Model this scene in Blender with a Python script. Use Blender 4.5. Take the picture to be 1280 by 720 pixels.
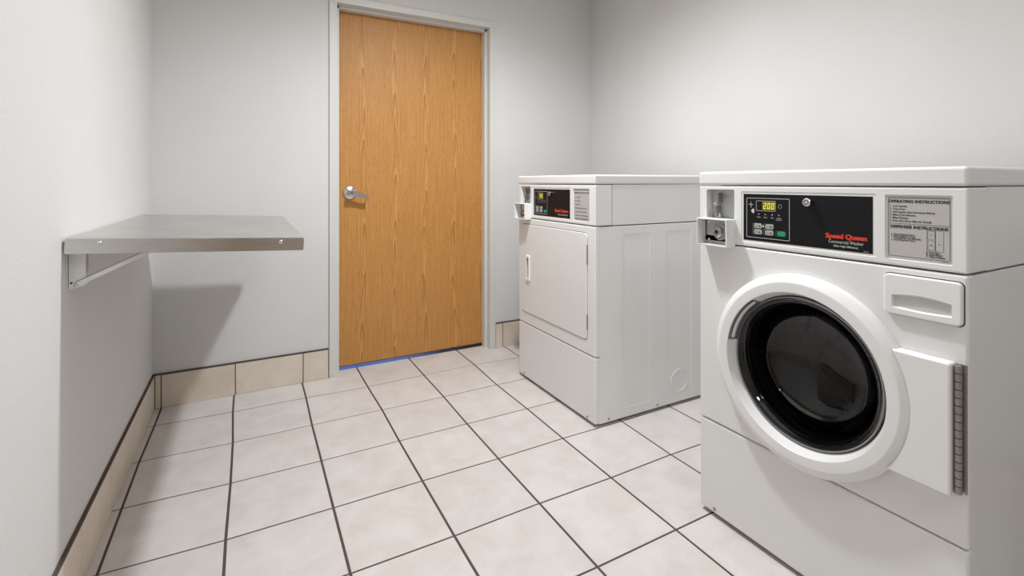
import bpy, bmesh, math, random
from math import sin, cos, pi, radians, sqrt
from mathutils import Vector, Matrix
for o in list(bpy.data.objects): bpy.data.objects.remove(o)
S = bpy.context.scene
COL = S.collection
random.seed(4)

# ---------------------------------------------------------------- camera
T = .305                                   # floor tile pitch (12 inch)
F = 612.2
cam = bpy.data.cameras.new('camera'); co = bpy.data.objects.new('camera', cam); COL.objects.link(co)
co.location = (.0601, -2.6165, 1.0693); co.rotation_euler = (pi/2, 0, -.493)
cam.sensor_width = 36; cam.sensor_fit = 'HORIZONTAL'; cam.lens = F/1280*36
cam.shift_y = -(360-227.87)/1280; cam.clip_start = .02
S.camera = co
# ---------------------------------------------------------------- world, lights, exposure
w = bpy.data.worlds.new('world'); S.world = w; w.use_nodes = True
w.node_tree.nodes['Background'].inputs[0].default_value = (.5, .52, .55, 1)
w.node_tree.nodes['Background'].inputs[1].default_value = .1
def lamp(name, kind, loc, energy, col=(1, 1, 1), rot=(0, 0, 0), **k):
    l = bpy.data.lights.new(name, kind); l.energy = energy; l.color = col
    for a, b in k.items(): setattr(l, a, b)
    o = bpy.data.objects.new(name, l); COL.objects.link(o); o.location = loc; o.rotation_euler = rot
    return o
lamp('ceiling_downlight', 'SPOT', (.94, -1.0, 2.40), 134, (.945, .972, 1), shadow_soft_size=.05, spot_size=radians(166), spot_blend=1)
lamp('rear_fill', 'AREA', (.80, -3.35, 2.42), 7.5, (.96, .98, 1), shape='DISK', size=.3)  # added fill light behind the camera, no fixture of its own
lamp('ambient_fill', 'AREA', (.80, -1.75, 2.44), 11, (1, .955, .87), shape='RECTANGLE', size=1.5, size_y=2.6)  # added warm fill that lifts the ambient level, not a fixture
S.view_settings.view_transform = 'Standard'; S.view_settings.look = 'None'
S.view_settings.gamma = 1; S.view_settings.exposure = .15
S.view_settings.use_curve_mapping = False

# ---------------------------------------------------------------- materials
def mat(name, col, rough=.5, metal=0, **k):
    m = bpy.data.materials.new(name); m.use_nodes = True
    p = m.node_tree.nodes['Principled BSDF']
    p.inputs['Base Color'].default_value = (*col, 1); p.inputs['Roughness'].default_value = rough
    p.inputs['Metallic'].default_value = metal
    for a, b in k.items(): p.inputs[a.replace('_', ' ')].default_value = b
    return m
def nodes(m):
    nt = m.node_tree; return nt, nt.nodes, nt.links, nt.nodes['Principled BSDF']
def noise(nt, vec, scale, detail=3, rough=.5, dist=0):
    n = nt.nodes.new('ShaderNodeTexNoise'); n.inputs['Scale'].default_value = scale
    n.inputs['Detail'].default_value = detail; n.inputs['Roughness'].default_value = rough
    n.inputs['Distortion'].default_value = dist
    nt.links.new(vec, n.inputs['Vector']); return n.outputs['Fac']
def coord(nt, scale=(1, 1, 1), kind='Object', loc=(0, 0, 0)):
    t = nt.nodes.new('ShaderNodeTexCoord'); mp = nt.nodes.new('ShaderNodeMapping')
    mp.inputs['Scale'].default_value = scale; mp.inputs['Location'].default_value = loc
    nt.links.new(t.outputs[kind], mp.inputs['Vector']); return mp.outputs['Vector']
def geo(nt, scale=(1, 1, 1)):
    t = nt.nodes.new('ShaderNodeNewGeometry'); mp = nt.nodes.new('ShaderNodeMapping')
    mp.inputs['Scale'].default_value = scale
    nt.links.new(t.outputs['Position'], mp.inputs['Vector']); return mp.outputs['Vector']
def ramp(nt, fac, stops):
    r = nt.nodes.new('ShaderNodeValToRGB'); e = r.color_ramp.elements
    while len(e) < len(stops): e.new(.5)
    for i, (p, c) in enumerate(stops): e[i].position = p; e[i].color = (*c, 1)
    nt.links.new(fac, r.inputs['Fac']); return r.outputs['Color']
def math_(nt, op, a, b=None, c=None):
    n = nt.nodes.new('ShaderNodeMath'); n.operation = op
    for i, v in enumerate((a, b, c)):
        if v is None: continue
        if isinstance(v, (int, float)): n.inputs[i].default_value = v
        else: nt.links.new(v, n.inputs[i])
    return n.outputs[0]
def mix(nt, fac, a, b, mode='MIX'):
    n = nt.nodes.new('ShaderNodeMix'); n.data_type = 'RGBA'; n.blend_type = mode
    for i, v in ((0, fac), (6, a), (7, b)):
        if isinstance(v, (int, float)): n.inputs[i].default_value = v
        elif isinstance(v, tuple): n.inputs[i].default_value = (*v, 1)
        else: nt.links.new(v, n.inputs[i])
    return n.outputs[2]
def bump(m, h, strength, dist):
    nt, N, L, p = nodes(m); b = N.new('ShaderNodeBump')
    b.inputs['Strength'].default_value = strength; b.inputs['Distance'].default_value = dist
    L.new(h, b.inputs['Height']); L.new(b.outputs[0], p.inputs['Normal'])

def wall_material():
    m = mat('vinyl_wallcovering', (.70, .69, .675), .7); nt, N, L, p = nodes(m)
    g = geo(nt); a = noise(nt, g, 2.2, 4)
    L.new(ramp(nt, a, [(.3, (.65, .645, .638)), (.7, (.678, .676, .672))]), p.inputs['Base Color'])
    h1 = noise(nt, geo(nt, (1, 1, .35)), 420, 2)
    h2 = noise(nt, geo(nt, (.6, .6, 1)), 130, 3)
    bump(m, math_(nt, 'ADD', h1, h2), .35, .0012)
    return m
def tile_material(name, base, var):
    m = mat(name, base, .42); nt, N, L, p = nodes(m)
    oi = N.new('ShaderNodeObjectInfo')
    g = geo(nt)
    off = N.new('ShaderNodeVectorMath'); off.operation = 'MULTIPLY_ADD'
    comb = N.new('ShaderNodeCombineXYZ')
    for i in range(3): L.new(oi.outputs['Random'], comb.inputs[i])
    L.new(comb.outputs[0], off.inputs[0]); off.inputs[1].default_value = (37, 17, 5); L.new(g, off.inputs[2])
    v = off.outputs[0]
    n1 = noise(nt, v, 9, 5, .6, .4); n2 = noise(nt, v, 90, 3); n3 = noise(nt, v, 420, 2)
    c = ramp(nt, n1, [(.32, tuple(b*x for b, x in zip(base, (.90, .865, .81)))), (.68, tuple(min(1, b*1.05) for b in base))])
    c = mix(nt, math_(nt, 'MULTIPLY', n2, .22), c, tuple(b*x for b, x in zip(base, (.8, .74, .68))))
    c = mix(nt, math_(nt, 'MULTIPLY', n3, .14), c, (.9, .87, .84))
    hs = N.new('ShaderNodeHueSaturation'); L.new(c, hs.inputs['Color'])
    L.new(math_(nt, 'MULTIPLY_ADD', oi.outputs['Random'], var, 1-var/2), hs.inputs['Value'])
    L.new(hs.outputs[0], p.inputs['Base Color'])
    L.new(math_(nt, 'MULTIPLY_ADD', n1, .2, .33), p.inputs['Roughness'])
    bump(m, n2, .12, .001)
    return m
def oak_material():
    m = mat('oak_veneer', (.6, .3, .1), .5); nt, N, L, p = nodes(m)
    t = N.new('ShaderNodeNewGeometry'); sx = N.new('ShaderNodeSeparateXYZ'); L.new(t.outputs['Position'], sx.inputs[0])
    X, Z = sx.outputs[0], sx.outputs[2]
    nw = noise(nt, geo(nt, (1.2, 1, .9)), 1.6, 2)                     # slow wander of the grain
    nw2 = noise(nt, geo(nt, (7, 1, 1.4)), 2.2, 3)
    xw = math_(nt, 'ADD', X, math_(nt, 'MULTIPLY', math_(nt, 'SUBTRACT', nw, .5), .07))
    cell = math_(nt, 'MULTIPLY_ADD', xw, 1/.19, .12)
    fr = math_(nt, 'SUBTRACT', math_(nt, 'FRACT', cell), .5)
    d2 = math_(nt, 'MULTIPLY', fr, fr)
    idx = math_(nt, 'FLOOR', cell)
    ph = math_(nt, 'ADD', math_(nt, 'ADD', math_(nt, 'MULTIPLY', Z, 1.05), math_(nt, 'MULTIPLY', idx, 2.37)), math_(nt, 'MULTIPLY', nw2, .85))
    f = math_(nt, 'FRACT', math_(nt, 'MULTIPLY', math_(nt, 'ADD', ph, math_(nt, 'MULTIPLY', d2, 24)), 3.6))
    line = math_(nt, 'POWER', f, 2.2)
    streak = noise(nt, geo(nt, (1, 1, .012)), 260, 3, .65)
    pore = noise(nt, geo(nt, (1, 1, .045)), 520, 2, .6)
    base = ramp(nt, streak, [(.34, (.42, .185, .040)), (.5, (.58, .275, .070)), (.66, (.68, .345, .100))])
    broad = noise(nt, geo(nt, (1, 1, .06)), 11, 2)
    base = mix(nt, math_(nt, 'MULTIPLY', broad, .4), base, (.62, .33, .10))
    c = mix(nt, math_(nt, 'MULTIPLY', line, .85), base, (.31, .12, .022))
    pm = ramp(nt, pore, [(.54, (0, 0, 0)), (.64, (1, 1, 1))])
    c = mix(nt, math_(nt, 'MULTIPLY', pm, .6), c, (.33, .14, .035))
    L.new(c, p.inputs['Base Color'])
    bump(m, math_(nt, 'ADD', streak, pore), .06, .0006)
    return m
def steel_material():
    m = mat('brushed_stainless', (.62, .61, .59), .27, 1); nt, N, L, p = nodes(m)
    n = noise(nt, coord(nt, (2, 400, 400)), 3, 3)
    L.new(math_(nt, 'MULTIPLY_ADD', n, .16, .2), p.inputs['Roughness'])
    c = noise(nt, coord(nt), 6, 3)
    L.new(ramp(nt, c, [(.3, (.56, .55, .53)), (.7, (.68, .67, .65))]), p.inputs['Base Color'])
    bump(m, n, .08, .0004)
    return m
def enamel(name, col, rough=.24):
    m = mat(name, col, rough); nt, N, L, p = nodes(m)
    h = noise(nt, coord(nt), 260, 2); bump(m, h, .035, .0006)
    a = noise(nt, coord(nt), 3, 4)
    L.new(ramp(nt, a, [(.35, tuple(x*.975 for x in col)), (.65, col)]), p.inputs['Base Color'])
    return m
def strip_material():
    m = mat('door_gap_strip', (.1, .2, .6), .35); nt, N, L, p = nodes(m)
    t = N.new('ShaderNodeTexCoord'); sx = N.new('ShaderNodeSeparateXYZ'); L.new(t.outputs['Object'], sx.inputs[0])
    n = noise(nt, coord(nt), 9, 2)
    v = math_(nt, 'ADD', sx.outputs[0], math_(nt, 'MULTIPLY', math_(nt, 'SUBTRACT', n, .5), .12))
    L.new(ramp(nt, v, [(.0, (.10, .20, .62)), (.42, (.11, .19, .48)), (.62, (.03, .045, .10)), (.8, (.012, .013, .02))]), p.inputs['Base Color'])  # blue on the left, fading to near black on the right
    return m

M = dict(
    wall=wall_material(), ceiling=mat('ceiling_paint', (.80, .79, .77), .8),
    tile=tile_material('floor_tile_glaze', (.625, .600, .598), .05),
    btile=tile_material('base_tile_glaze', (.72, .645, .56), .08),
    grout=mat('dark_grout', (.085, .062, .055), .85), caulk=mat('caulk', (.19, .18, .155), .8),
    frame=enamel('frame_paint', (.66, .655, .63), .38), oak=oak_material(), steel=steel_material(),
    chrome=mat('satin_chrome', (.66, .66, .66), .2, 1), grey=mat('grey_plate', (.33, .33, .34), .35, .7),
    enamel=enamel('white_enamel', (.80, .80, .795)), plastic=enamel('white_plastic', (.83, .83, .825), .3),
    console=enamel('console_plastic', (.80, .80, .795), .33),
    bracket=mat('bracket_paint', (.88, .88, .87), .35), gap_strip=strip_material(),
    black=mat('black_overlay', (.006, .006, .008), .42, Specular_IOR_Level=.22), gap=mat('dark_gap', (.03, .03, .03), .8),
    rubber=mat('black_rubber', (.012, .012, .013), .32), silver=mat('silver_label', (.52, .505, .49), .45, .15),
    ink=mat('ink', (.03, .03, .03), .6), white_ink=mat('white_ink', (.6, .6, .6), .5), red=mat('red_ink', (.80, .05, .025), .5),
    btn=mat('button_grey', (.42, .42, .42), .5), green=mat('button_green', (.012, .30, .11), .5),
    hinge=mat('hinge_steel', (.36, .33, .31), .38, .8), drum=mat('drum_steel', (.36, .35, .34), .33, 1), slide=mat('coin_recess_grey', (.50, .51, .52), .4, .3),
    pad=mat('drawer_grip', (.62, .61, .59), .45))
def emis(name, col, e):
    m = mat(name, (0, 0, 0), .5); p = m.node_tree.nodes['Principled BSDF']
    p.inputs['Emission Color'].default_value = (*col, 1); p.inputs['Emission Strength'].default_value = e
    return m
M['led'] = emis('yellow_digits', (1, .95, .12), .95); M['ledbg'] = emis('display_backing', (.30, .27, .0), .55)
M['lamp'] = emis('lamp_glass', (1, .97, .93), 4)
g = mat('door_glass', (.17, .17, .185), .02); g.node_tree.nodes['Principled BSDF'].inputs['Transmission Weight'].default_value = 1
g.node_tree.nodes['Principled BSDF'].inputs['IOR'].default_value = 1.45; M['glass'] = g

# ---------------------------------------------------------------- helpers
def link(name, me, m=None, parent=None, smooth=False):
    o = bpy.data.objects.new(name, me); COL.objects.link(o)
    if m is not None and not me.materials: me.materials.append(M[m] if isinstance(m, str) else m)
    if parent is not None: o.parent = parent
    if smooth:
        for f in me.polygons: f.use_smooth = True
        try: me.set_sharp_from_angle(angle=radians(38))
        except Exception: pass
    return o
def obj(name, bm, m, parent=None, smooth=True):
    bmesh.ops.recalc_face_normals(bm, faces=bm.faces)
    me = bpy.data.meshes.new(name); bm.to_mesh(me); bm.free()
    return link(name, me, m, parent, smooth)
def empty(name, loc=(0, 0, 0), rz=0, parent=None):
    o = bpy.data.objects.new(name, None); COL.objects.link(o); o.location = loc; o.rotation_euler = (0, 0, rz)
    o.empty_display_size = .1
    if parent is not None: o.parent = parent
    return o
def tag(o, label, cat, group=None):
    o['label'] = label; o['category'] = cat
    if group: o['group'] = group
    return o
def struct(o): o['kind'] = 'structure'; return o
def box(bm, a, b, bev=0, seg=2, edges=None):
    """axis box from corner a to corner b, optional bevel"""
    r = bmesh.ops.create_cube(bm, size=1)
    vs = r['verts']
    for v in vs:
        v.co = Vector([(a[i]+b[i])/2 + v.co[i]*(b[i]-a[i]) for i in range(3)])
    if bev:
        es = set(e for v in vs for e in v.link_edges)
        if edges: es = [e for e in es if edges(e)]
        bmesh.ops.bevel(bm, geom=list(es), offset=bev, segments=seg, profile=.5, affect='EDGES')
    return bm
def B(*boxes, bev=0, seg=2):
    bm = bmesh.new()
    for a, b in boxes: box(bm, a, b, bev, seg)
    return bm
def rr(u0, u1, z0, z1, r, n=8):
    r = max(min(r, (u1-u0)/2-1e-5, (z1-z0)/2-1e-5), 1e-5); P = []
    for cx, cz, a0 in ((u1-r, z1-r, 0), (u0+r, z1-r, 90), (u0+r, z0+r, 180), (u1-r, z0+r, 270)):
        for k in range(n+1):
            a = radians(a0+90*k/n); P.append((cx+r*cos(a), cz+r*sin(a)))
    return P
def loops(bm, L, cap0=True, cap1=True, closed=True):
    vs = [[bm.verts.new(p) for p in l] for l in L]
    n = len(vs[0])
    for a, b in zip(vs, vs[1:]):
        for i in range(n):
            j = (i+1) % n
            bm.faces.new((a[i], a[j], b[j], b[i]))
    if cap0: bm.faces.new(vs[0])
    if cap1: bm.faces.new(list(reversed(vs[-1])))
    return vs
def panel(u0, u1, z0, z1, yf, yb, r=.01, bev=.004, seg=4, bm=None, n=8):
    """rounded panel facing -Y: front at yf, back at yb, corner radius r, edge rounding bev"""
    bm = bm or bmesh.new(); L = [[(u, yb, z) for u, z in rr(u0, u1, z0, z1, r, n)]]
    for k in range(seg+1):
        a = pi/2*k/seg; ins = bev*(1-cos(a)); y = yf+bev*(1-sin(a))
        L.append([(u, y, z) for u, z in rr(u0+ins, u1-ins, z0+ins, z1-ins, r-ins, n)])
    loops(bm, L); return bm
def hole(u0, u1, z0, z1, depth, r, slope=.001):
    bm = bmesh.new()
    loops(bm, [[(u, y, z) for u, z in rr(u0+i, u1-i, z0+i, z1-i, r)] for y, i in ((-.03, -.0), (depth-.001, 0), (depth, slope))])
    return bm
def lathe(bm, prof, c=(0, 0, 0), axis='Y', n=48, cap=False, a0=0, a1=2*pi):
    """prof: list of (radius, depth along axis)"""
    full = abs(a1-a0-2*pi) < 1e-6; L = []
    m = n if full else n+1
    for r, d in prof:
        ring = []
        for k in range(m):
            a = a0+(a1-a0)*k/n
            x, y = r*cos(a), r*sin(a)
            p = (x, d, y) if axis == 'Y' else ((d, x, y) if axis == 'X' else (x, y, d))
            ring.append(bm.verts.new((p[0]+c[0], p[1]+c[1], p[2]+c[2])))
        L.append(ring)
    for a, b in zip(L, L[1:]):
        for i in range(m if full else m-1):
            j = (i+1) % m
            bm.faces.new((a[i], a[j], b[j], b[i]))
    if cap:
        bm.faces.new(L[0]); bm.faces.new(list(reversed(L[-1])))
    return L
def tube(bm, pts, r, n=10):
    pts = [Vector(p) for p in pts]; L = []
    for i, p in enumerate(pts):
        d = (pts[min(i+1, len(pts)-1)]-pts[max(i-1, 0)]).normalized()
        up = Vector((0, 0, 1)) if abs(d.z) < .9 else Vector((1, 0, 0))
        a = d.cross(up).normalized(); b = d.cross(a)
        rr_ = r[i] if isinstance(r, (list, tuple)) else r
        L.append([p+(a*cos(2*pi*k/n)+b*sin(2*pi*k/n))*rr_ for k in range(n)])
    loops(bm, L)
def cut(o, bm):
    """subtract the closed shape bm from object o"""
    bmesh.ops.recalc_face_normals(bm, faces=bm.faces)
    me = bpy.data.meshes.new('cutter'); bm.to_mesh(me); bm.free()
    c = bpy.data.objects.new('cutter', me); COL.objects.link(c); c.location = o.location; c.rotation_euler = o.rotation_euler
    if o.parent is not None: c.parent = o.parent
    md = o.modifiers.new('b', 'BOOLEAN'); md.operation = 'DIFFERENCE'; md.object = c; md.solver = 'EXACT'
    bpy.context.view_layer.update()
    dg = bpy.context.evaluated_depsgraph_get()
    new = bpy.data.meshes.new_from_object(o.evaluated_get(dg), depsgraph=dg)
    o.modifiers.clear(); old = o.data; new.name = old.name; o.data = new
    bpy.data.objects.remove(c); bpy.data.meshes.remove(me)
    for f in new.polygons: f.use_smooth = True
    try: new.set_sharp_from_angle(angle=radians(38))
    except Exception: pass
    return o
def text_mesh(items, name, m, parent, y):
    """items: (string, u, z, size, align, xscale, offset) laid on the plane y, facing -Y; one mesh"""
    bm = bmesh.new(); dg = bpy.context.evaluated_depsgraph_get()
    bold = []
    for s, u, z, size, al, xs, off in items:
        if off < 0: bold += [(s, u+off*k, z+off*j, size, al, xs, 0) for k in (-1, -.35, .35, 1) for j in (-.5, .5)]
        else: bold.append((s, u, z, size, al, xs, off))
    for bi, (s, u, z, size, al, xs, off) in enumerate(bold):
        lift = (bi % 8)*.00005 if any(t_[6] < 0 for t_ in items) else 0
        cu = bpy.data.curves.new('t', 'FONT'); cu.body = s; cu.size = size; cu.align_x = al; cu.align_y = 'CENTER'
        cu.offset = off; cu.resolution_u = 3
        t = bpy.data.objects.new('t', cu); COL.objects.link(t); bpy.context.view_layer.update()
        dg = bpy.context.evaluated_depsgraph_get()
        me = bpy.data.meshes.new_from_object(t.evaluated_get(dg), depsgraph=dg)
        k = len(bm.verts); bm.from_mesh(me); bm.verts.ensure_lookup_table()
        for v in bm.verts[k:]:
            x, zz = v.co.x, v.co.y; v.co = Vector((u+x*xs, y-lift, z+zz))
        bpy.data.objects.remove(t); bpy.data.curves.remove(cu); bpy.data.meshes.remove(me)
    me = bpy.data.meshes.new(name); bm.to_mesh(me); bm.free()
    return link(name, me, m, parent)
def outline(bm, u0, u1, z0, z1, r, t, y):
    a = rr(u0, u1, z0, z1, r, 5); b = rr(u0+t, u1-t, z0+t, z1-t, max(r-t, .0002), 5)
    va = [bm.verts.new((u, y, z)) for u, z in a]; vb = [bm.verts.new((u, y, z)) for u, z in b]
    n = len(a)
    for i in range(n): j = (i+1) % n; bm.faces.new((va[i], va[j], vb[j], vb[i]))
def flat(bm, pts, y): bm.faces.new([bm.verts.new((u, y, z)) for u, z in pts])

# ---------------------------------------------------------------- room shell
XL, XR, YB, YF, H = -.340, 2.230, .220, -4.3, 2.46
OX0, OX1, OZ = .4889, 1.4194, 2.060       # clear opening of the door frame
def wall(name, *boxes): return struct(obj(name, B(*boxes), 'wall', None, False))
wall('wall_left', ((XL-.12, YF-.12, 0), (XL, YB+.12, H)))
wall('wall_right', ((XR, YF-.12, 0), (XR+.12, YB+.12, H)))
wall('wall_back', ((XL, YB, 0), (OX0-.004, YB+.12, H)), ((OX1+.004, YB, 0), (XR, YB+.12, H)), ((OX0-.004, YB, OZ+.004), (OX1+.004, YB+.12, H)))
wall('wall_front', ((XL, YF-.12, 0), (XR, YF, H)))
struct(obj('ceiling', B(((XL-.12, YF-.12, H), (XR+.12, YB+.12, H+.1))), 'ceiling', None, False))
floor = struct(obj('floor', B(((XL-.12, YF-.12, -.12), (XR+.12, YB+.35, -.0022))), 'grout', None, False))

# measured joints (tile units) so that the slightly crooked laying of the floor is kept
J = {(-1,0):(-1.002,.077),(-1,1):(-1.016,-.948),(-1,2):(-1.008,-1.956),(-1,3):(-.999,-2.972),(0,0):(-.019,.032),(0,1):(.006,-.989),(0,2):(.008,-1.999),(0,3):(-.004,-3.018),
(1,0):(1.017,.034),(1,1):(1.001,-.973),(1,2):(1.001,-2.008),(1,3):(.999,-3.019),(1,4):(.998,-4.025),(2,0):(1.993,-.005),(2,1):(2.006,-.975),(2,2):(1.993,-2.003),
(2,3):(1.993,-3.01),(2,4):(1.993,-4.028),(3,0):(3.003,.027),(3,1):(3.004,-.993),(3,2):(2.989,-2.003),(3,3):(2.988,-3.019),(3,4):(2.994,-4.007),(3,5):(2.998,-5.014),
(4,0):(4.017,.059),(4,1):(3.981,-.979),(4,2):(3.995,-2.002),(4,3):(3.986,-2.999),(4,4):(3.987,-4.012),(4,5):(3.996,-5.006),(5,3):(5.017,-3.007),(5,4):(4.987,-3.989)}
XT = {-2: XL/T+.02, 8: XR/T}
def jt(i, j):
    if j == -1: return (jt(i, 0)[0], 1.05)
    if i in XT: return (XT[i], jt(-1 if i == -2 else 7, j)[1])
    return J.get((i, j), (i, -j))
def tile_obj(i, j):
    P = [jt(i, j), jt(i+1, j), jt(i+1, j-1), jt(i, j-1)]     # near-left, near-right, far-right, far-left
    P = [Vector((a*T, b*T)) for a, b in P]
    gx, gy = .0040, .0032
    Q = [P[0]+Vector((gx, gy)), P[1]+Vector((-gx, gy)), P[2]+Vector((-gx, -gy)), P[3]+Vector((gx, -gy))]
    if i == -2: Q[0].x = P[0].x; Q[3].x = P[3].x
    c = sum(Q, Vector((0, 0)))/4; dz = random.uniform(-.0003, 0)
    bm = bmesh.new(); L = []
    for z, k in ((-.0022, 0), (dz-.0006, 0), (dz, .0009)):
        L.append([(q.x+(k if q.x < c.x else -k), q.y+(k if q.y < c.y else -k), z) for q in Q])
    loops(bm, L, cap0=False)
    me_o = obj('tile', bm, 'tile', floor, False)
for j in range(0, 14):
    for i in range(-2, 8): tile_obj(i, j)

def baseboard(name, segs, flip, bt=.008):
    """segs: list of (start, end) along the wall; flip gives the mapping"""
    root = struct(empty(name))
    for a, b in segs:
        h = .1555+random.uniform(-.0015, .0015)
        p, q = flip(a+.0022, b-.0022, bt, h)
        obj('tile', B((p, q), bev=.0008, seg=1), 'btile', root, False)
    a, b = min(q_[0] for q_ in segs), max(q_[1] for q_ in segs)
    p, q = flip(min(a, b), max(a, b), bt-.0012, .1562); obj('grout_bed', B((p, q)), 'grout', root, False)
    p, q = flip(min(a, b), max(a, b), bt+.0012, .1635); q = list(q); p = list(p); p[2] = .1562
    obj('grout_cap', B((p, q), bev=.001, seg=1), 'grout', root, False)
    return root
ys = [YB-.002]+[jt(-1, j)[1]*T-.012 for j in range(0, 14)]
baseboard('baseboard_left', [(ys[k+1], ys[k]) for k in range(len(ys)-1)], lambda a, b, t, h: ((XL, a, .0005), (XL+t, b, h)))
baseboard('baseboard_back', [(XL+.009, -1.0*T-.001), (-1.0*T-.001, 0), (0, 1.02*T+.004), (1.02*T+.004, .4435)], lambda a, b, t, h: ((a, YB-t, .0005), (b, YB, h)))
baseboard('baseboard_back', [(OX1+.042, 4.955*T), (4.955*T, 5.96*T), (5.96*T, 6.97*T), (6.97*T, XR-.01)], lambda a, b, t, h: ((a, YB-t, .0005), (b, YB, h)))
baseboard('baseboard_right', [(-(k+1)*T, -k*T) for k in range(0, 10)], lambda a, b, t, h: ((XR-t, a, .0005), (XR, b, h)))

# ---------------------------------------------------------------- door frame, door, lever
fr = struct(empty('trim_1', (OX0, YB, 0)))
def jamb_profile(sgn, x_in, name):
    # hollow metal frame: face, first rabbet, stop, second rabbet
    o = -sgn
    xo = x_in+o*.042
    P = [(xo, YB-.0075), (x_in, YB-.0075), (x_in, .257), (x_in+sgn*.0165, .257), (x_in+sgn*.0165, .303), (x_in, .303), (x_in, .36), (xo, .36), (xo, YB+.0)]
    P = [(x-OX0, y-YB) for x, y in P]
    bm = bmesh.new(); loops(bm, [[(x, y, 0.0005) for x, y in P], [(x, y, OZ) for x, y in P]])
    bmesh.ops.bevel(bm, geom=[e for e in bm.edges if abs(e.verts[0].co.z-e.verts[1].co.z) > 1], offset=.0016, segments=2, affect='EDGES')
    return obj(name, bm, 'frame', fr, False)
jamb_profile(1, OX0, 'side_jamb'); jamb_profile(-1, OX1, 'side_jamb')
P = [(YB-.0075, OZ+.040), (YB-.0075, OZ), (.257, OZ), (.257, OZ-.0165), (.303, OZ-.0165), (.303, OZ), (.36, OZ), (.36, OZ+.040)]
bm = bmesh.new(); loops(bm, [[(OX0-.042-OX0, y-YB, z) for y, z in P], [(OX1+.042-OX0, y-YB, z) for y, z in P]])
bmesh.ops.bevel(bm, geom=[e for e in bm.edges if abs(e.verts[0].co.x-e.verts[1].co.x) > .5], offset=.0016, segments=2, affect='EDGES')
obj('head_jamb', bm, 'frame', fr, False)
c = obj('caulk_line', B(((-.0442, -.0022, .1635), (-.042, .001, H-.002))), 'caulk', fr, False)
c = obj('caulk_line', B(((OX1-OX0+.042, -.0016, .1635), (OX1-OX0+.0432, .001, OZ+.04))), 'frame', fr, False)
for x in (.4600, 1.4385):
    bm = bmesh.new(); tube(bm, [(x-OX0, -.0085, .012), (x-OX0, -.004, .012)], .0022, 8); obj('screw', bm, 'grey', fr)

dr = struct(empty('door_1', (OX0, .3035, 0)))
obj('door_leaf', B(((.003, 0, .019), (OX1-OX0-.003, .044, OZ-.003)), bev=.0012), 'oak', dr)
obj('bottom_strip', B(((.004, -.004, .0), (OX1-OX0-.004, -.001, .0175))), 'gap_strip', dr, False)
obj('door_sweep', B(((.006, .004, .001), (OX1-OX0-.006, .04, .0185))), 'gap', dr, False)
hx, hz = .0815, 1.0095
hd = empty('door_handle', (hx, 0, hz), 0, dr)
bm = bmesh.new(); lathe(bm, [(.0385, 0), (.0385, -.004), (.0365, -.0075), (.030, -.0105), (.0205, -.0125), (.0195, -.0135), (.0165, -.014), (.0165, -.036), (.0150, -.040)], n=56, cap=True)
obj('rose', bm, 'chrome', hd)
bm = bmesh.new()
ang = radians(-13)
dx, dz = cos(ang), sin(ang)
prof = [(-.014, .0115), (-.006, .0145), (.004, .0150), (.022, .0140), (.045, .0128), (.075, .0115), (.096, .0108)]
L = []
for s_, hh in prof:
    cx_, cz_ = s_*dx, s_*dz
    nx, nz = -dz, dx
    yf_, yb_ = -.062, -.048
    ring = [(cx_+nx*hh*a, yy, cz_+nz*hh*a) for a, yy in ((1, yb_-.002), (1, yf_+.004), (.7, yf_), (-.7, yf_), (-1, yf_+.004), (-1, yb_-.002), (-.7, yb_), (.7, yb_))]
    L.append(ring)
loops(bm, L)
obj('lever', bm, 'chrome', hd)
bm = bmesh.new(); ex, ez = .096*dx, .096*dz
nx, nz = -dz, dx
P = [(.094, -.0085), (.098, -.0075), (.098, .0075), (.094, .0085)]
loops(bm, [[(s_*dx+nx*t_, yy, s_*dz+nz*t_) for s_, t_ in P] for yy in (-.0605, -.012)])
obj('lever_return', bm, 'chrome', hd)
bm = bmesh.new(); tube(bm, [(0, -.034, 0), (0, -.066, 0)], .0135, 24); obj('spindle', bm, 'chrome', hd)
bm = bmesh.new(); tube(bm, [(0, -.066, 0), (0, -.0675, 0)], .0045, 16); obj('keyhole', bm, 'gap', hd)

# ---------------------------------------------------------------- folding steel shelf on the left wall
SH = empty('wall_shelf', (XL+.006, -1.052, .932)); SH.rotation_euler = (0, radians(2.7), 0)
tag(SH, 'stainless steel folding shelf hung on the left wall', 'shelf')
SL, SW, SD = 1.038, .537, .0375
bm = bmesh.new()
box(bm, (0, -.0002, -.0015), (SW, SL, 0), .0006, 1)
obj('shelf_top', bm, 'steel', SH)
bm = panel(0, SW, -SD, -.0003, -.0016, -.0003, .005, .0004, 2); obj('front_skirt', bm, 'steel', SH)
obj('side_skirt', B(((SW, -.001, -SD), (SW+.0012, SL+.001, -.0002))), 'steel', SH, False)
obj('back_skirt', B(((0, SL, -SD), (SW, SL+.0014, -.0002))), 'steel', SH, False)
obj('hem', B(((.004, -.0002, -SD+.0002), (SW-.004, .012, -SD+.0014))), 'steel', SH, False)
for u, z in ((.066, -.0115), (.477, -.0125)):
    bm = bmesh.new(); lathe(bm, [(.0058, -.0014), (.0055, -.0028), (.0035, -.0046), (.0006, -.0052)], (u, 0, z), n=20, cap=True)
    o = obj('screw', bm, 'chrome', SH)
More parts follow.
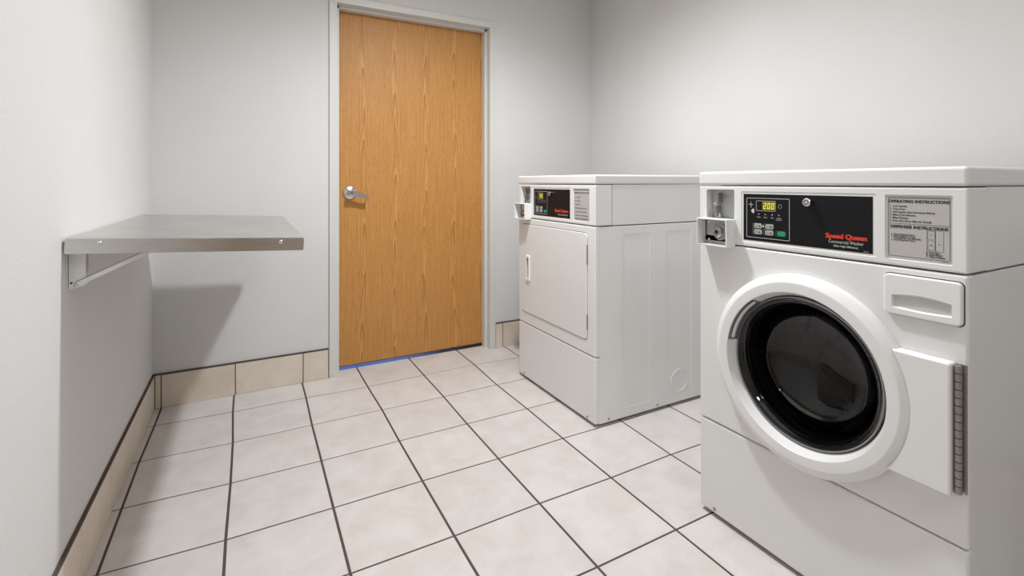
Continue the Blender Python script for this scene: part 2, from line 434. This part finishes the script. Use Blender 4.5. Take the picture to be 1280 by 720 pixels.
for yb in (.048, SL-.11):
    br = empty('bracket', (-.006, yb, 0), 0, SH); br.rotation_euler = (0, radians(-2.7), 0)
    # U channel on the wall: web facing the room, two cheeks, cut slanting at the foot
    bm = bmesh.new()
    P = [(.001, -.026), (.034, -.026), (.034, -.122), (.030, -.126), (.001, -.134)]
    loops(bm, [[(x, y_, z) for x, z in P] for y_ in (0, .002)])
    loops(bm, [[(x, y_, z) for x, z in P] for y_ in (.026, .028)])
    box(bm, (.001, .002, -.128), (.003, .026, -.026))
    obj('channel', bm, 'bracket', br, False)
    bm = B(((.004, .003, -.030), (.42, .005, -.006)), ((.004, .0031, -.008), (.42, .0259, -.006)), ((.004, .024, -.030), (.42, .026, -.006)))
    for v in bm.verts: v.co.z -= v.co.x*.0472
    obj('arm', bm, 'bracket', br, False)
    bm = bmesh.new()
    a, b = Vector((.0185, 0, -.1195)), Vector((.185, 0, -.037)); d = (b-a).normalized(); nrm = Vector((-d.z, 0, d.x))*.006
    for y0, y1 in ((-.0032, -.0016),):
        loops(bm, [[tuple(p+Vector((0, y_, 0))) for p in (a-nrm, b-nrm, b+nrm, a+nrm)] for y_ in (y0, y1)])
    loops(bm, [[tuple(p+Vector((0, y_, 0))) for p in (a+nrm*.8, b+nrm*.8, b+nrm, a+nrm)] for y_ in (-.0032, .012)])
    obj('strut', bm, 'bracket', br, False)
    for x, z, m_, r_ in ((.0165, -.1215, 'chrome', .0048), (.006, -.117, 'gap', .0026)):
        bm = bmesh.new(); lathe(bm, [(r_, -.0005), (r_, -.0045 if m_ == 'chrome' else -.0006), (r_*.4, -.006 if m_ == 'chrome' else -.0008)], (x, 0, z), n=16, cap=True); obj('rivet' if m_ == 'chrome' else 'screw_hole', bm, m_, br)

# ---------------------------------------------------------------- laundry machines (local: X along the front, Y into the depth, Z up)
W, DEPTH, HT = .684, .700, 1.103
def ring_text(): pass
def common(root, washer):
    # side cabinet
    cab = obj('cabinet', B(((.001, .0225, .012), (W-.001, DEPTH, .874)), bev=.003), 'enamel', root)
    bm = bmesh.new()
    box(bm, (.02, .0, .05), (W-.02, .5, .86)) if washer else None
    if washer: cut(cab, bm)
    else: bm.free()
    for y0, y1 in ((.154, .316), (.423, .586)):           # pressed panels in both sides
        for s in (0, 1):
            x0, x1 = (W-.0022, W+.01) if s else (-.01, .0022)
            cut(cab, B(((x0, y0, .055), (x1, y1, .837)), bev=.0005, seg=1))
    for s in (1,):
        bm = bmesh.new(); lathe(bm, [(.055, W-.0035), (.055, W-.0002), (.0535, W-.0002), (.0535, W-.0035)], (0, .506, .114), axis='X', n=40)
        obj('knockout', bm, 'enamel', root)
    for y, z in ((.075, .026), (.363, .026)):
        for s in (1,):
            bm = bmesh.new(); lathe(bm, [(.0052, W-.0015), (.0052, W+.001), (.003, W+.002), (.0005, W+.002)], (0, y, z), axis='X', n=14, cap=True); obj('screw', bm, 'hinge', root)
    for x, y in ((.05, .06), (W-.05, .06), (.05, DEPTH-.06), (W-.05, DEPTH-.06)):
        bm = bmesh.new(); lathe(bm, [(.016, .0), (.016, .006), (.008, .006), (.008, .02)], (x, y, 0), axis='Z', n=16, cap=True); obj('foot', bm, 'rubber', root)
    # lid
    lid = obj('lid', B(((-.0015, -.0035, 1.0605), (W+.0005, DEPTH, HT)), bev=.008, seg=4), 'enamel', root)
    # console: front moulding and rear cover
    obj('console_cover', B(((.0015, .094, .878), (W-.0015, DEPTH-.01, 1.0595)), bev=.002), 'enamel', root)
    con = obj('console', B(((.0, -.001, .8785), (W, .093, 1.0585)), bev=.0055, seg=3), 'console', root)
    cuts = []
    cut(con, hole(.0285, .131, .9, 1.0470, .028, .005))
    cut(con, hole(.1555, .5150 if washer else .5005, .8920, 1.0425, .0004, .004, .0008))
    lu0, lu1 = (.533, .659) if washer else (.5195, .641)
    cut(con, hole(lu0, lu1, .8925, 1.0410, .0030, .004, .001))
    # coin slide recess, box with barrel lock
    obj('recess_plate', B(((.0285, .0255, .958), (.131, .0280, 1.047))), 'slide', root, False)
    cb = obj('coin_box', panel(.0215, .1340, .8705, .9565, -.0395, .0, .003, .002, 2), 'plastic', root)
    cut(cb, B(((.0250, -.06, .8745), (.1295, .01, .9530))))
    pl = obj('coin_plate', B(((.0235, -.001, .8745), (.1295, .0, .9530))), 'slide', root, False)
    lk = empty('coin_lock', (.082, -.001, .914), 0, root)
    bm = bmesh.new(); lathe(bm, [(.0265, 0), (.0265, -.0035), (.024, -.005), (.010, -.005)], n=36, cap=True); obj('collar', bm, 'grey', lk)
    bm = bmesh.new(); lathe(bm, [(.0160, -.004), (.0160, -.018), (.0145, -.0195), (.0065, -.0195), (.006, -.012)], n=32, cap=True); obj('barrel', bm, 'chrome', lk)
    bm = bmesh.new(); lathe(bm, [(.0058, -.0170), (.0001, -.0171)], n=20); obj('keyhole', bm, 'gap', lk)
    for du, dz_ in ((-.043, .028), (-.043, -.027), (.030, -.030)):
        bm = bmesh.new(); lathe(bm, [(.0035, 0), (.0035, -.002), (.001, -.003)], (du, 0, dz_), n=12, cap=True); obj('rivet', bm, 'plastic', lk)
    # coin slide: upright chrome lever on a pivot, in front of the recess plate
    sl = empty('coin_slide', (.062, .025, 1.0), 0, root)
    bm = bmesh.new()
    loops(bm, [[(x, y, z) for x, z in ((-.006, -.040), (.000, -.040), (.002, -.012), (-.001, -.004), (.006, .006), (.007, .036), (.003, .037), (.001, .010), (-.008, -.002), (-.006, -.012))] for y in (-.020, -.001)])
    obj('slide_lever', bm, 'hinge', sl, False)
    bm = bmesh.new(); lathe(bm, [(.0075, 0), (.0075, -.023), (.004, -.025)], (-.004, 0, .0), n=20, cap=True); obj('pivot', bm, 'chrome', sl)
    bm = bmesh.new(); lathe(bm, [(.010, 0), (.010, -.012), (.006, -.014)], (-.002, 0, -.036), n=20, cap=True); obj('pivot', bm, 'chrome', sl)
    bm = bmesh.new(); outline(bm, .010, .034, .020, .030, .005, .0012, -.0006); obj('coin_mark', bm, 'grey', sl, False)
    text_mesh([('25¢', .022, .025, .008, 'CENTER', 1, 0)], 'lettering', 'grey', sl, -.0006)

def machine_front_low(root):
    o = obj('lower_panel', panel(.0005, W-.0005, .0135, .3035, .001, .0225, .009, .006), 'enamel', root)
    for u in (.058, .626):
        bm = bmesh.new(); lathe(bm, [(.0052, .0012), (.0052, -.0014), (.003, -.0022), (.0004, -.0022)], (u, 0, .0285), n=14, cap=True); obj('screw', bm, 'hinge', root)
    obj('toe_shadow_gap', B(((.012, .024, .3025), (W-.012, .026, .3085))), 'gap', root, False)

def sevenseg(digs, u, z, h, w_, gap, t, y, name, parent):
    seg = {'0': 'abcdef', '2': 'abged', '4': 'fgbc', '5': 'afgcd', '6': 'afgcde', '1': 'bc'}
    bm = bmesh.new()
    for k, d in enumerate(digs):
        x = u+k*(w_+gap)
        sh = lambda zz: (zz-z)*.10
        for s in seg[d]:
            a = {'a': (0, h-t, w_, h), 'g': (0, h/2-t/2, w_, h/2+t/2), 'd': (0, 0, w_, t), 'f': (0, h/2, t, h), 'e': (0, 0, t, h/2), 'b': (w_-t, h/2, w_, h), 'c': (w_-t, 0, w_, h/2)}[s]
            e = .0004
            flat(bm, [(x+a[0]+e+sh(z+a[1]), z+a[1]+e), (x+a[2]-e+sh(z+a[1]), z+a[1]+e), (x+a[2]-e+sh(z+a[3]), z+a[3]-e), (x+a[0]+e+sh(z+a[3]), z+a[3]-e)], y)
    return obj(name, bm, 'led', parent, False)

def control(root, washer):
    u1 = .5075 if washer else .4925
    cp = obj('control_panel', B(((.1625, .0012, .8985), (u1, .0022, 1.0350))), 'black', root, False)
    cp.location.y = -.0016; y = .0009; y2 = .0007
    iu1 = .3045 if washer else .2955
    bm = bmesh.new(); outline(bm, .1730, iu1, .9075, 1.0235, .003, .0013, y)
    dsp = (.204, .2640, .9865, 1.0160) if washer else (.203, .2560, .9830, 1.0155)
    outline(bm, *dsp, .0035, .0010, y)
    if washer:
        outline(bm, .2715, .2825, .9960, 1.0070, .0055, .0007, y)
        for u in (.2125, .2330, .2535, .2735):
            pass
    obj('white_outline', bm, 'white_ink', cp, False)
    if washer:
        bm = bmesh.new(); flat(bm, rr(.2100, .2610, .9895, 1.0130, .002, 3), y); obj('display', bm, 'black', cp, False)
        bm = bmesh.new(); flat(bm, rr(.2235, .2620, .9895, 1.0135, .002, 3), y2); obj('display_window', bm, 'ledbg', cp, False)
        sevenseg('200', .2265, .9925, .0180, .0088, .0033, .0026, .0004, 'digits', cp)
    else:
        bm = bmesh.new(); flat(bm, rr(.2160, .2545, .9865, 1.0125, .002, 3), y2); obj('display_window', bm, 'ledbg', cp, False)
        sevenseg('45', .2235, .9900, .0190, .0105, .0040, .0030, .0004, 'digits', cp)
    # icons on the left of the display
    bm = bmesh.new()
    if washer:
        flat(bm, rr(.1870, .1885, .995, 1.012, .0005, 2), y); flat(bm, rr(.1800, .1945, 1.0035, 1.005, .0005, 2), y)
        flat(bm, [(.188, .988), (.196, .993), (.199, .985), (.196, .978), (.190, .981)], y)
    else:
        flat(bm, rr(.1850, .1865, .985, .998, .0005, 2), y)
    obj('icon', bm, 'white_ink', cp, False)
    # indicator lamps with captions
    for u in (.2125, .2330, .2535, .2735):
        bm = bmesh.new(); lathe(bm, [(.0018, y), (.0001, y-.0004)], (u, 0, .9765), n=12); obj('indicator', bm, 'white_ink', cp, False)
    caps = ('WASH', 'RINSE', 'SPIN', 'DOOR') if washer else ('DRY', 'COOL', 'END', 'DOOR')
    it = [(s, u, .9680, .0046, 'CENTER', .95, 0) for s, u in zip(caps, (.2125, .2330, .2535, .2735))]
    if washer: it.append(('LOCKED', .2735, .9632, .0046, 'CENTER', .95, 0))
    text_mesh(it, 'lettering', 'white_ink', cp, y)
    bu = ((.2090, .9425), (.2440, .9425), (.2090, .9250), (.2440, .9250), (.2800, .9250)) if washer else ((.1985, .9385), (.2360, .9385), (.1985, .9225), (.2360, .9225), (.2740, .9215))
    for k, (u, z) in enumerate(bu):
        h_ = .0064; wd = .0130
        bm = bmesh.new(); outline(bm, u-wd-.0030, u+wd+.0012, z-h_-.0012, z+h_+.0012, .003, .0006, y)
        panel(u-wd+.0015, u+wd, z-h_, z+h_, .0002, .0012, h_*.8, .0004, 1, bm, 5)
        o = obj('button', bm, 'green' if k == 4 else 'btn', cp, False)
        if k == 4: o['label'] = 'green start button'
    if washer:
        bm = bmesh.new(); lathe(bm, [(.0022, y), (.0001, y-.0004)], (.2265, 0, .9425), n=12); obj('indicator', bm, 'led', cp, False)
    for u, z in bu[:4]:
        bm = bmesh.new()
        flat(bm, [(u+.006, z+.0035), (u+.0095, z-.001), (u+.006, z-.0040), (u+.0035, z-.001)], .0000)
        obj('button_arrow', bm, 'ink', cp, False); bm = bmesh.new()
        outline(bm, u-.007, u+.000, z-.0025, z+.003, .001, .0007, .0000)
        obj('button_symbol', bm, 'ink', cp, False)
    # key lock
    lk = empty('key_lock', (.3580 if washer else .3300, .002, 1.0165 if washer else 1.0130), 0, cp)
    bm = bmesh.new(); lathe(bm, [(.0108, 0), (.0108, -.014), (.0096, -.0155), (.0068, -.0155), (.0066, -.0140), (.0045, -.0140), (.0045, -.0152), (.0001, -.0152)], n=32); o = obj('key_lock', bm, 'chrome', cp)
    o.location = lk.location; lk_ = tuple(lk.location); bpy.data.objects.remove(lk)
    bm = bmesh.new(); lathe(bm, [(.0062, -.0146), (.0046, -.0146)], lk_, n=24); obj('lock_slot', bm, 'gap', cp)
    # brand lettering
    if washer:
        text_mesh([('Speed Queen', .4480, .9330, .0165, 'CENTER', 1.06, -.0009)], 'brand_lettering', 'red', cp, y)
        text_mesh([('Commercial Washer', .4475, .9190, .0112, 'CENTER', .86, 0), ('Ultra High Efficiency', .4475, .9088, .0066, 'CENTER', 1.06, .0001), ('801234', .4940, .9020, .0035, 'CENTER', 1, 0)], 'lettering', 'white_ink', cp, y)
    else:
        text_mesh([('Speed Queen', .4220, .9315, .0185, 'CENTER', 1.12, -.0010)], 'brand_lettering', 'red', cp, y)
        text_mesh([('Commercial Dryer', .4330, .9135, .0120, 'CENTER', .92, 0)], 'lettering', 'white_ink', cp, y)

def label_washer(root):
    lb = obj('instruction_plate', panel(.5375, .6545, .8965, 1.0370, .0020, .0030, .003, .0002, 1), 'silver', root, False)
    y = .0017; u0, u1, zt, zb = .5395, .6530, 1.0345, .9005; h = zt-zb
    Z = lambda f_: zt-f_*h
    bm = bmesh.new(); outline(bm, u0, u1, zb, zt, .004, .0008, y); flat(bm, [(u0, Z(.44)), (u1, Z(.44)), (u1, Z(.446)), (u0, Z(.446))], y)
    a, b = u0+.64*(u1-u0), u0+.905*(u1-u0)
    outline(bm, a, b, Z(.86), Z(.515), .0008, .0006, y); m_ = a+.5*(b-a)
    flat(bm, [(m_, Z(.855)), (m_+.0009, Z(.855)), (m_+.0009, Z(.52)), (m_, Z(.52))], y)
    outline(bm, a+.0018, m_-.001, Z(.675), Z(.535), .0005, .0005, y); outline(bm, a+.0018, m_-.001, Z(.84), Z(.69), .0005, .0005, y)
    obj('line_work', bm, 'ink', lb, False)
    cu = (u0+u1)/2
    it = [('OPERATING INSTRUCTIONS', cu, Z(.065),  .0093, 'CENTER', .95, -.00035), ('DISPENSER INSTRUCTIONS', cu, Z(.495),  .0093, 'CENTER', .95, -.00035)]
    for f_, s in zip((.145, .195, .245, .295, .345, .395), ('1. Load Laundry.', '2. Close Door.', '3. Add Supplies (See Instructions Below).', '4. Make Cycle Selection.', '5. Make Payment.', '6. Press Start (Door Must be Closed).')):
        it.append((s, u0+.003, Z(f_), .0064, 'LEFT', .80, .00015))
    for f_, s in zip((.625, .657, .689, .721), ('1. Open Dispenser Door.', '2. Load Supplies in Proper', '    Compartment (as indicated).', '3. Close Dispenser Door.')):
        it.append((s, u0+.005, Z(f_), .0055, 'LEFT', .82, .00015))
    for f_, s in zip((.885, .92, .955), ('A. Detergent', 'B. Liquid Bleach', 'C. Fabric Softener')):
        it.append((s, u0+.63*(u1-u0), Z(f_), .0056, 'LEFT', .82, .00015))
    it += [('C', (a+m_)/2+.0005, Z(.605), .005, 'CENTER', 1, 0), ('B', (a+m_)/2+.0005, Z(.765), .005, 'CENTER', 1, 0.0001), ('A', (b+m_)/2, Z(.745), .005, 'CENTER', 1, 0), ('800123', u1-.008, zb-.0022, .0028, 'CENTER', 1.2, 0)]
    text_mesh(it, 'lettering', 'ink', lb, y)
def label_dryer(root):
    lb = obj('instruction_plate', panel(.5235, .6380, .8965, 1.0370, .0020, .0030, .003, .0002, 1), 'silver', root, False)
    y = .0017; u0 = .5265; zt = 1.031
    it = [('OPERATING INSTRUCTIONS', .5810, zt-.010, .0092, 'CENTER', .95, .0003)]
    for k, s in enumerate(('1. Load Dryer.', '2. Close Door.', '3. Set Fabric.', '4. Make Payment (Add Coins).', '5. Press Start (Door Closed).', '6. Remove Load When Stopped.')):
        it.append((s, u0+.004, zt-.030-k*.0165, .0080, 'LEFT', .92, .00012))
    it.append(('CLEAN LINT FILTER BEFORE USE', .5810, zt-.1270, .0066, 'CENTER', 1, .0002))
    bm = bmesh.new(); outline(bm, .5255, .6360, .8985, 1.0350, .002, .0006, y); obj('line_work', bm, 'ink', lb, False)
    text_mesh(it, 'lettering', 'ink', lb, y)

def build_washer(loc):
    R = empty('washing_machine', loc, -pi/2)
    tag(R, 'white front-loading coin washer with a round dark glass door, nearest the camera', 'washing machine')
    common(R, True); machine_front_low(R); control(R, True); label_washer(R)
    cu, cz = .3405, .5640
    fp = obj('front_panel', panel(.0005, W-.0005, .3065, .8755, .000, .0225, .006, .006), 'enamel', R)
    bm = bmesh.new(); lathe(bm, [(.203, -.02), (.203, .05)], (cu, 0, cz), n=96, cap=True); cut(fp, bm)
    # door: ring, hinge plate, glass bowl, pull, continuous hinge
    D = empty('door', (cu, 0, cz), 0, R)
    bm = bmesh.new()
    lathe(bm, [(.2585, -.0008), (.2585, -.0180), (.2570, -.0212), (.2400, -.0322), (.2370, -.0332), (.2345, -.0336), (.2130, -.0336), (.2110, -.0332), (.2098, -.0318), (.1990, .0000), (.1965, .006), (.1965, .020), (.2015, .020), (.2015, -.0008), (.2585, -.0008)], n=128)
    obj('door_ring', bm, 'plastic', D)
    bm = panel(.150, .3235, -.1475, .1290, -.0290, -.0010, .006, .0045, 4)
    hp = obj('hinge_plate', bm, 'plastic', D)
    bm = bmesh.new(); lathe(bm, [(.2545, -.06), (.2545, .02)], n=128, cap=True); cut(hp, bm)
    # glass bowl (double walled, thin)
    prof_o = [(.1950, .004), (.1930, -.006), (.1860, -.0085), (.1800, -.006), (.1700, .012), (.1560, .045), (.1380, .078), (.1120, .098), (.07, .106), (.03, .108), (.0005, .108)]
    bm = bmesh.new(); lathe(bm, [(.1950, .004), (.1935, -.004), (.188, -.0075), (.181, -.0055), (.172, .008), (.163, .034), (.153, .058), (.145, .071), (.130, .083), (.10, .095), (.07, .102), (.03, .106), (.0004, .107), (.0004, .112), (.03, .111), (.071, .107), (.102, .100), (.133, .088), (.149, .076), (.158, .062), (.168, .036), (.177, .010), (.186, .004), (.1950, .004)], n=128)
    obj('door_glass', bm, 'glass', D)
    bm = bmesh.new(); lathe(bm, [(.1966, .0), (.1950, -.0075), (.1925, -.0085), (.1915, -.004), (.1955, .003)], n=128); obj('glass_trim', bm, 'grey', D)
    bm = bmesh.new(); lathe(bm, [(.1955, .0075), (.186, .008), (.182, .020), (.189, .03), (.1955, .03)], n=96); obj('door_seal', bm, 'rubber', D)
    # finger pull let into the ring
    a0, a1 = radians(127), radians(171)
    bm = bmesh.new(); lathe(bm, [(.2095, -.0325), (.2070, -.0275), (.2010, -.0100), (.1985, -.0025)], n=24, a0=a0, a1=a1); pu = obj('door_pull', bm, 'grey', D)
    bm = bmesh.new(); lathe(bm, [(.2072, -.0250), (.2040, -.0220), (.2015, -.0150)], n=24, a0=a0+.02, a1=a1-.03); obj('pull_lip', bm, 'plastic', D)
    hg = empty('hinge', (.3275, 0, 0), 0, D)
    z0, z1, n = -.140, .1265, 16
    for k in range(n):
        a = z0+(z1-z0)*k/n; b = z0+(z1-z0)*(k+1)/n
        bm = bmesh.new(); lathe(bm, [(.0062, a+.0008), (.0066, a+.0014), (.0066, b-.0014), (.0062, b-.0008)], (.3310, -.0135, 0), axis='Z', n=14, cap=True)
        obj('hinge_knuckle', bm, 'hinge', D)
    bpy.data.objects.remove(hg)
    obj('hinge_leaf', B(((.3235, -.0080, z0), (.3275, -.0010, z1)), ((.3300, -.0040, z0), (.3420, -.0005, z1))), 'hinge', D, False)
    # drum and gasket
    bm = bmesh.new(); lathe(bm, [(.2020, .021), (.2010, .030), (.188, .034), (.180, .045), (.186, .060), (.178, .074), (.182, .090), (.20, .10)], (cu, 0, cz), n=96); obj('door_gasket', bm, 'rubber', R)
    DR = empty('drum', (cu, 0, cz), 0, R)
    bm = bmesh.new(); lathe(bm, [(.205, .095), (.235, .105), (.240, .12), (.240, .40), (.225, .415), (.10, .43), (.0005, .42)], n=96); obj('drum_shell', bm, DM, DR)
    bm = bmesh.new(); lathe(bm, [(.1860+.0016*cos(t_*pi/4), .093+.0016*sin(t_*pi/4)) for t_ in range(9)], n=96); obj('drum_lip', bm, 'chrome', DR)
    for k in range(3):
        a = radians(35+120*k); bm = bmesh.new()
        d = Vector((cos(a), 0, sin(a))); n_ = Vector((-sin(a), 0, cos(a)))
        L = []
        for rr_, hw in ((.239, .030), (.215, .020), (.190, .009)):
            L.append([tuple(d*rr_+n_*s*hw+Vector((0, yy, 0))) for s, yy in ((-1, .125), (1, .125), (1, .395), (-1, .395))])
        loops(bm, L); obj('baffle', bm, 'rubber', DR)
    # detergent drawer
    dw = obj('dispenser_drawer', panel(.5345, .6765, .7685, .8600, -.0105, .001, .010, .004, 4), 'plastic', R)
    P = [(.5500, .7870), (.6600, .7870)]
    top = [(.6600-(.11)*k/12, .8130+.0065*sin(pi*k/12)) for k in range(13)]
    bot = [(.5500+(.11)*k/12, .7850-.0030*sin(pi*k/12)) for k in range(13)]
    def ins(pts, d):
        c_ = Vector((.605, .799)); return [(c_.x+(u-c_.x)*(1-d/.055), c_.y+(z-c_.y)*(1-d/.016)) for u, z in pts]
    pts = bot+top
    bm = bmesh.new(); loops(bm, [[(u, -.02, z) for u, z in pts], [(u, -.0105, z) for u, z in pts], [(u, -.0035, z) for u, z in ins(pts, .003)]]); cut(dw, bm)
    bm = bmesh.new(); pi_ = ins(pts, .0025); loops(bm, [[(u, -.0040, z) for u, z in pi_], [(u, -.0030, z) for u, z in pi_]]); obj('grip_pad', bm, 'pad', dw, False)
    bm = bmesh.new(); outline(bm, .5325, .6785, .7665, .8620, .011, .0022, -.0003); obj('drawer_gap', bm, 'gap', R, False)
    return R

def build_dryer(loc):
    R = empty('clothes_dryer', loc, -pi/2)
    tag(R, 'white coin tumble dryer with a rectangular door, standing against the far corner', 'dryer')
    common(R, False); machine_front_low(R); control(R, False); label_dryer(R)
    fp = obj('front_panel', panel(.0005, W-.0005, .3065, .8755, .000, .0225, .006, .006), 'enamel', R)
    bm = bmesh.new()
    cut(fp, hole(.0355, .6305, .3660, .8460, .0038, .024))
    bm = bmesh.new(); panel(.0362, .6298, .3667, .8453, .0028, .0040, .024, .0002, 1, bm); obj('door_gap_shade', bm, 'gap', R, False)  # dark sheet painting the shadow line around the door
    D = empty('door', (0, 0, 0), 0, R)
    dp = obj('door_panel', panel(.0385, .6275, .3690, .8430, -.0035, .0026, .022, .0030, 3), 'enamel', D)
    hu0, hu1, hz0, hz1 = .0875, .1290, .5400, .6780
    cut(dp, hole(hu0+.006, hu1-.006, hz0+.006, hz1-.006, .0020, .006))
    hf = obj('handle_frame', panel(hu0, hu1, hz0, hz1, -.0100, -.0036, .008, .003, 3), 'plastic', D)
    cut(hf, hole(hu0+.010, hu1-.008, hz0+.014, hz1-.014, .01, .004))
    obj('handle_recess', B(((hu0+.0065, .0012, hz0+.0065), (hu1-.0065, .0020, hz1-.0065))), 'slide', D, False)
    for z0, z1 in ((.704, .793), (.416, .483)):
        obj('hinge', B(((.6265, -.0055, z0), (.6310, .002, z1)), bev=.0012), 'hinge', D, False)
    return R

def perforated():
    m = mat('perforated_drum_steel', (.22, .21, .2), .38, 1); nt, N, L, p = nodes(m)
    t = N.new('ShaderNodeTexCoord'); sx = N.new('ShaderNodeSeparateXYZ'); L.new(t.outputs['Object'], sx.inputs[0])
    an = math_(nt, 'MULTIPLY', math_(nt, 'ARCTAN2', sx.outputs[2], sx.outputs[0]), 22)
    dp = math_(nt, 'MULTIPLY', sx.outputs[1], 90)
    a = math_(nt, 'SUBTRACT', math_(nt, 'FRACT', an), .5); b = math_(nt, 'SUBTRACT', math_(nt, 'FRACT', dp), .5)
    d = math_(nt, 'ADD', math_(nt, 'MULTIPLY', a, a), math_(nt, 'MULTIPLY', b, b))
    L.new(ramp(nt, d, [(.05, (.01, .01, .01)), (.08, (.24, .23, .22))]), p.inputs['Base Color'])
    return m
DM = perforated()
build_washer((1.367, -1.489, 0))
build_dryer((1.384, -.2329, 0))

# ---------------------------------------------------------------- unseen door added behind the camera for the shelf steel to reflect
d2 = struct(empty('reflection_door', (-.26, YF, 0)))
obj('door_leaf', B(((.045, .0, .012), (.595, .028, 2.045)), bev=.0012), 'oak', d2)
obj('door_frame', B(((0, 0, .0005), (.042, .04, 2.09)), ((.598, 0, .0005), (.64, .04, 2.09)), ((.042, 0, 2.05), (.598, .04, 2.09)), bev=.0015), 'frame', d2)
bm = bmesh.new(); lathe(bm, [(.038, .028), (.036, .036), (.016, .042), (.016, .08)], (.54, 0, 1.0), n=32, cap=True); hh_ = obj('door_handle', bm, 'chrome', d2)
obj('lever', B(((.435, .070, .992), (.550, .082, 1.010)), bev=.003), 'chrome', hh_)
# ---------------------------------------------------------------- ceiling lamp that holds the main light (above the frame)
bl = empty('ceiling_lamp', (.94, -1.0, H)); tag(bl, 'round white downlight on the ceiling in front of the door', 'lamp')
bm = bmesh.new(); lathe(bm, [(.115, -.001), (.115, -.006), (.075, -.040), (.060, -.050), (.060, -.040), (.058, -.030), (.02, -.028), (.0005, -.028)], axis='Z', n=40); obj('lamp_rim', bm, 'plastic', bl)

for o in bpy.data.objects:
    if o.type == 'MESH' and len(o.data.polygons) and o.data.polygons[0].use_smooth:
        md = o.modifiers.new('normals', 'WEIGHTED_NORMAL'); md.keep_sharp = True; md.weight = 90
